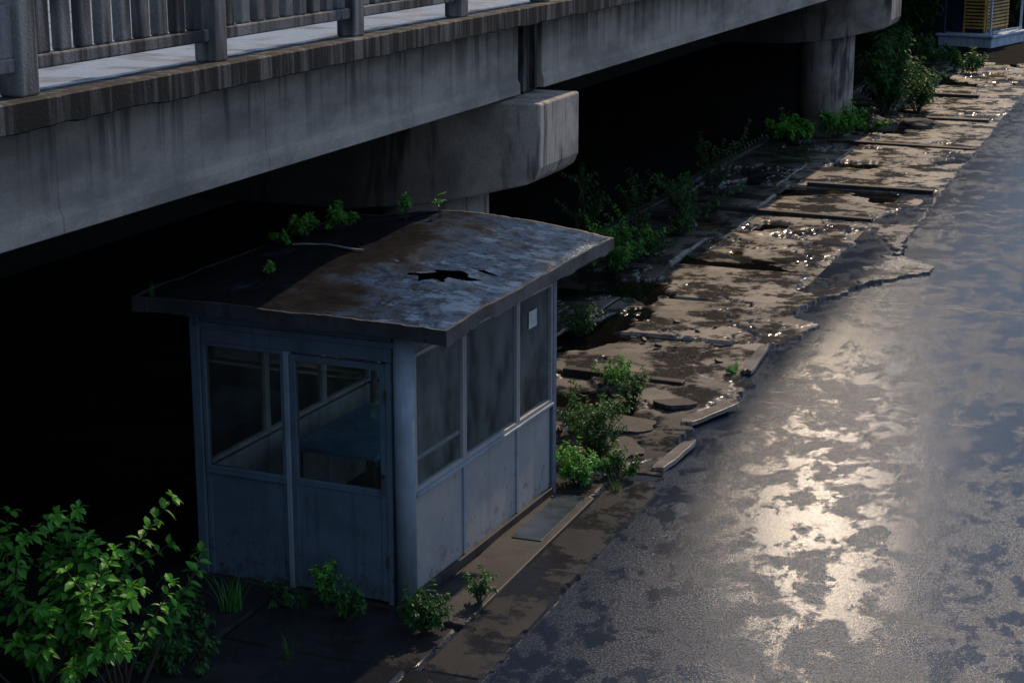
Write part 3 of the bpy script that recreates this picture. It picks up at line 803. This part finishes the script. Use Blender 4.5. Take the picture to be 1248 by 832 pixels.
# ------------------------------------------------------------------ distant kiosk
K = meta(empty("kiosk", (-7.85, 67.5, 0), R(-14)), "small blue framed kiosk on white base with yellow slats", "kiosk")
KS = 0.78
def kb(name, bl, mat, bev):
    return boxes(name, [(b[0] * KS, b[1] * KS, b[2] * KS, b[3] * KS, b[4], b[5]) for b in bl], mat, K, bev)
kb("base", [(-1.35, 1.2, -2.0, 2.2, -0.05, 0.30), (-1.45, 1.3, -2.1, 2.3, 0.30, 0.40)], m_white, 0.03)
for (px, py) in ((-1.2, -1.85), (-1.2, 2.05)):
    kb("post", [(px - 0.12, px + 0.12, py - 0.1, py + 0.1, 0.40, 2.7)], m_kblue, 0.01)
for (px, py) in ((1.05, -1.85), (1.05, 2.05)):
    kb("post", [(px - 0.05, px + 0.05, py - 0.05, py + 0.05, 0.40, 2.7)], m_white, 0.01)
kb("body", [(-1.15, 0.45, -1.0, 1.95, 0.40, 2.68)], m_kblue, 0.02)
kb("slatted_panel", [(-0.50, 0.48, -1.16, -1.11, 0.55 + i * 0.12, 0.62 + i * 0.12) for i in range(17)] +
      [(-0.54, -0.46, -1.11, -1.04, 0.40, 2.6), (0.42, 0.50, -1.11, -1.04, 0.40, 2.6)], m_yellow, 0.005)
kb("slatted_panel", [(0.50, 0.54, -0.9, 1.8, 0.55 + i * 0.12, 0.62 + i * 0.12) for i in range(17)] +
      [(0.455, 0.50, -0.9, -0.8, 0.40, 2.6), (0.455, 0.50, 1.7, 1.8, 0.40, 2.6)], m_yellow, 0.005)
kb("window_frame", [(1.10, 1.14, -1.75, 1.95, 0.45, 0.53), (1.10, 1.14, -1.75, 1.95, 1.6, 1.66)], m_white, 0.005)
kb("roof", [(-1.5, 1.35, -2.15, 2.35, 2.7, 2.85)], m_kblue, 0.03)

# ------------------------------------------------------------------ camera
cam = bpy.data.cameras.new("camera")
cam.sensor_width = 36; cam.lens = 63.46; cam.clip_end = 1200
co = bpy.data.objects.new("camera", cam); link(co)
co.location = (0, 0, 5.8); co.rotation_euler = (math.pi / 2 - 0.2518, 0, 0.3681)
scene.camera = co

# ------------------------------------------------------------------ light
SUN_EL = R(42); SUN_AZ = R(7)      # clockwise from +Y
sun = bpy.data.lights.new("sun", 'SUN'); sun.energy = 3.2; sun.angle = R(0.8); sun.color = (1.0, 0.77, 0.53)
so = bpy.data.objects.new("sun", sun); link(so)
dvec = Vector((math.sin(SUN_AZ) * math.cos(SUN_EL), math.cos(SUN_AZ) * math.cos(SUN_EL), math.sin(SUN_EL)))
so.rotation_euler = dvec.to_track_quat('Z', 'Y').to_euler()

w = bpy.data.worlds.new("World"); scene.world = w; w.use_nodes = True
nt = w.node_tree
def N(t): return nt.nodes.new(t)
def LK(a, b): nt.links.new(a, b)
def MT(op, a, b=0.0):
    m = N("ShaderNodeMath"); m.operation = op
    for k, v in ((0, a), (1, b)):
        if isinstance(v, bpy.types.NodeSocket): LK(v, m.inputs[k])
        else: m.inputs[k].default_value = v
    return m.outputs[0]
bg = nt.nodes["Background"]
sky = N("ShaderNodeTexSky"); sky.sky_type = 'NISHITA'; sky.sun_disc = False
sky.sun_elevation = SUN_EL; sky.sun_rotation = SUN_AZ
sky.dust_density = 0.3; sky.ozone_density = 3.0
LK(sky.outputs[0], bg.inputs[0]); bg.inputs[1].default_value = 0.015
tc = N("ShaderNodeTexCoord")
nrmz = N("ShaderNodeVectorMath"); nrmz.operation = 'NORMALIZE'; LK(tc.outputs["Generated"], nrmz.inputs[0])
D = nrmz.outputs[0]
# blue-grey fill light added over the sky, stronger on the road side
sp = N("ShaderNodeSeparateXYZ"); LK(D, sp.inputs[0])
gr = N("ShaderNodeMapRange"); LK(sp.outputs[2], gr.inputs[0]); gr.inputs[1].default_value = 0.02; gr.inputs[2].default_value = 0.42; gr.inputs[3].default_value = 0.42; gr.inputs[4].default_value = 1.0
side = N("ShaderNodeMapRange"); LK(sp.outputs[0], side.inputs[0]); side.inputs[1].default_value = -0.4; side.inputs[2].default_value = 0.9; side.inputs[3].default_value = 0.8; side.inputs[4].default_value = 1.6
st_ = MT('MULTIPLY', gr.outputs[0], side.outputs[0])
bgc = N("ShaderNodeBackground"); bgc.inputs[0].default_value = (0.225, 0.305, 0.45, 1); LK(st_, bgc.inputs[1])
# glow added to the sky, away from the sun, for the road glint
ga, ge = R(-10.9), R(20.6)
gd = (math.sin(ga) * math.cos(ge), math.cos(ga) * math.cos(ge), math.sin(ge))
dot = N("ShaderNodeVectorMath"); dot.operation = 'DOT_PRODUCT'
LK(D, dot.inputs[0]); dot.inputs[1].default_value = gd
mxo = MT('MAXIMUM', dot.outputs["Value"], 0.0)
s1 = MT('MULTIPLY', MT('POWER', mxo, 5200.0), 72.0)
s2 = MT('MULTIPLY', MT('POWER', mxo, 150.0), 0.12)
bg2 = N("ShaderNodeBackground"); bg2.inputs[0].default_value = (1.0, 0.80, 0.58, 1)
LK(MT('ADD', s1, s2), bg2.inputs[1])
ad = N("ShaderNodeAddShader"); ad2 = N("ShaderNodeAddShader")
LK(bg.outputs[0], ad.inputs[0]); LK(bg2.outputs[0], ad.inputs[1])
LK(ad.outputs[0], ad2.inputs[0]); LK(bgc.outputs[0], ad2.inputs[1])
LK(ad2.outputs[0], nt.nodes["World Output"].inputs[0])

scene.view_settings.view_transform = 'Standard'
scene.view_settings.look = 'None'
scene.view_settings.exposure = 0
scene.view_settings.gamma = 1
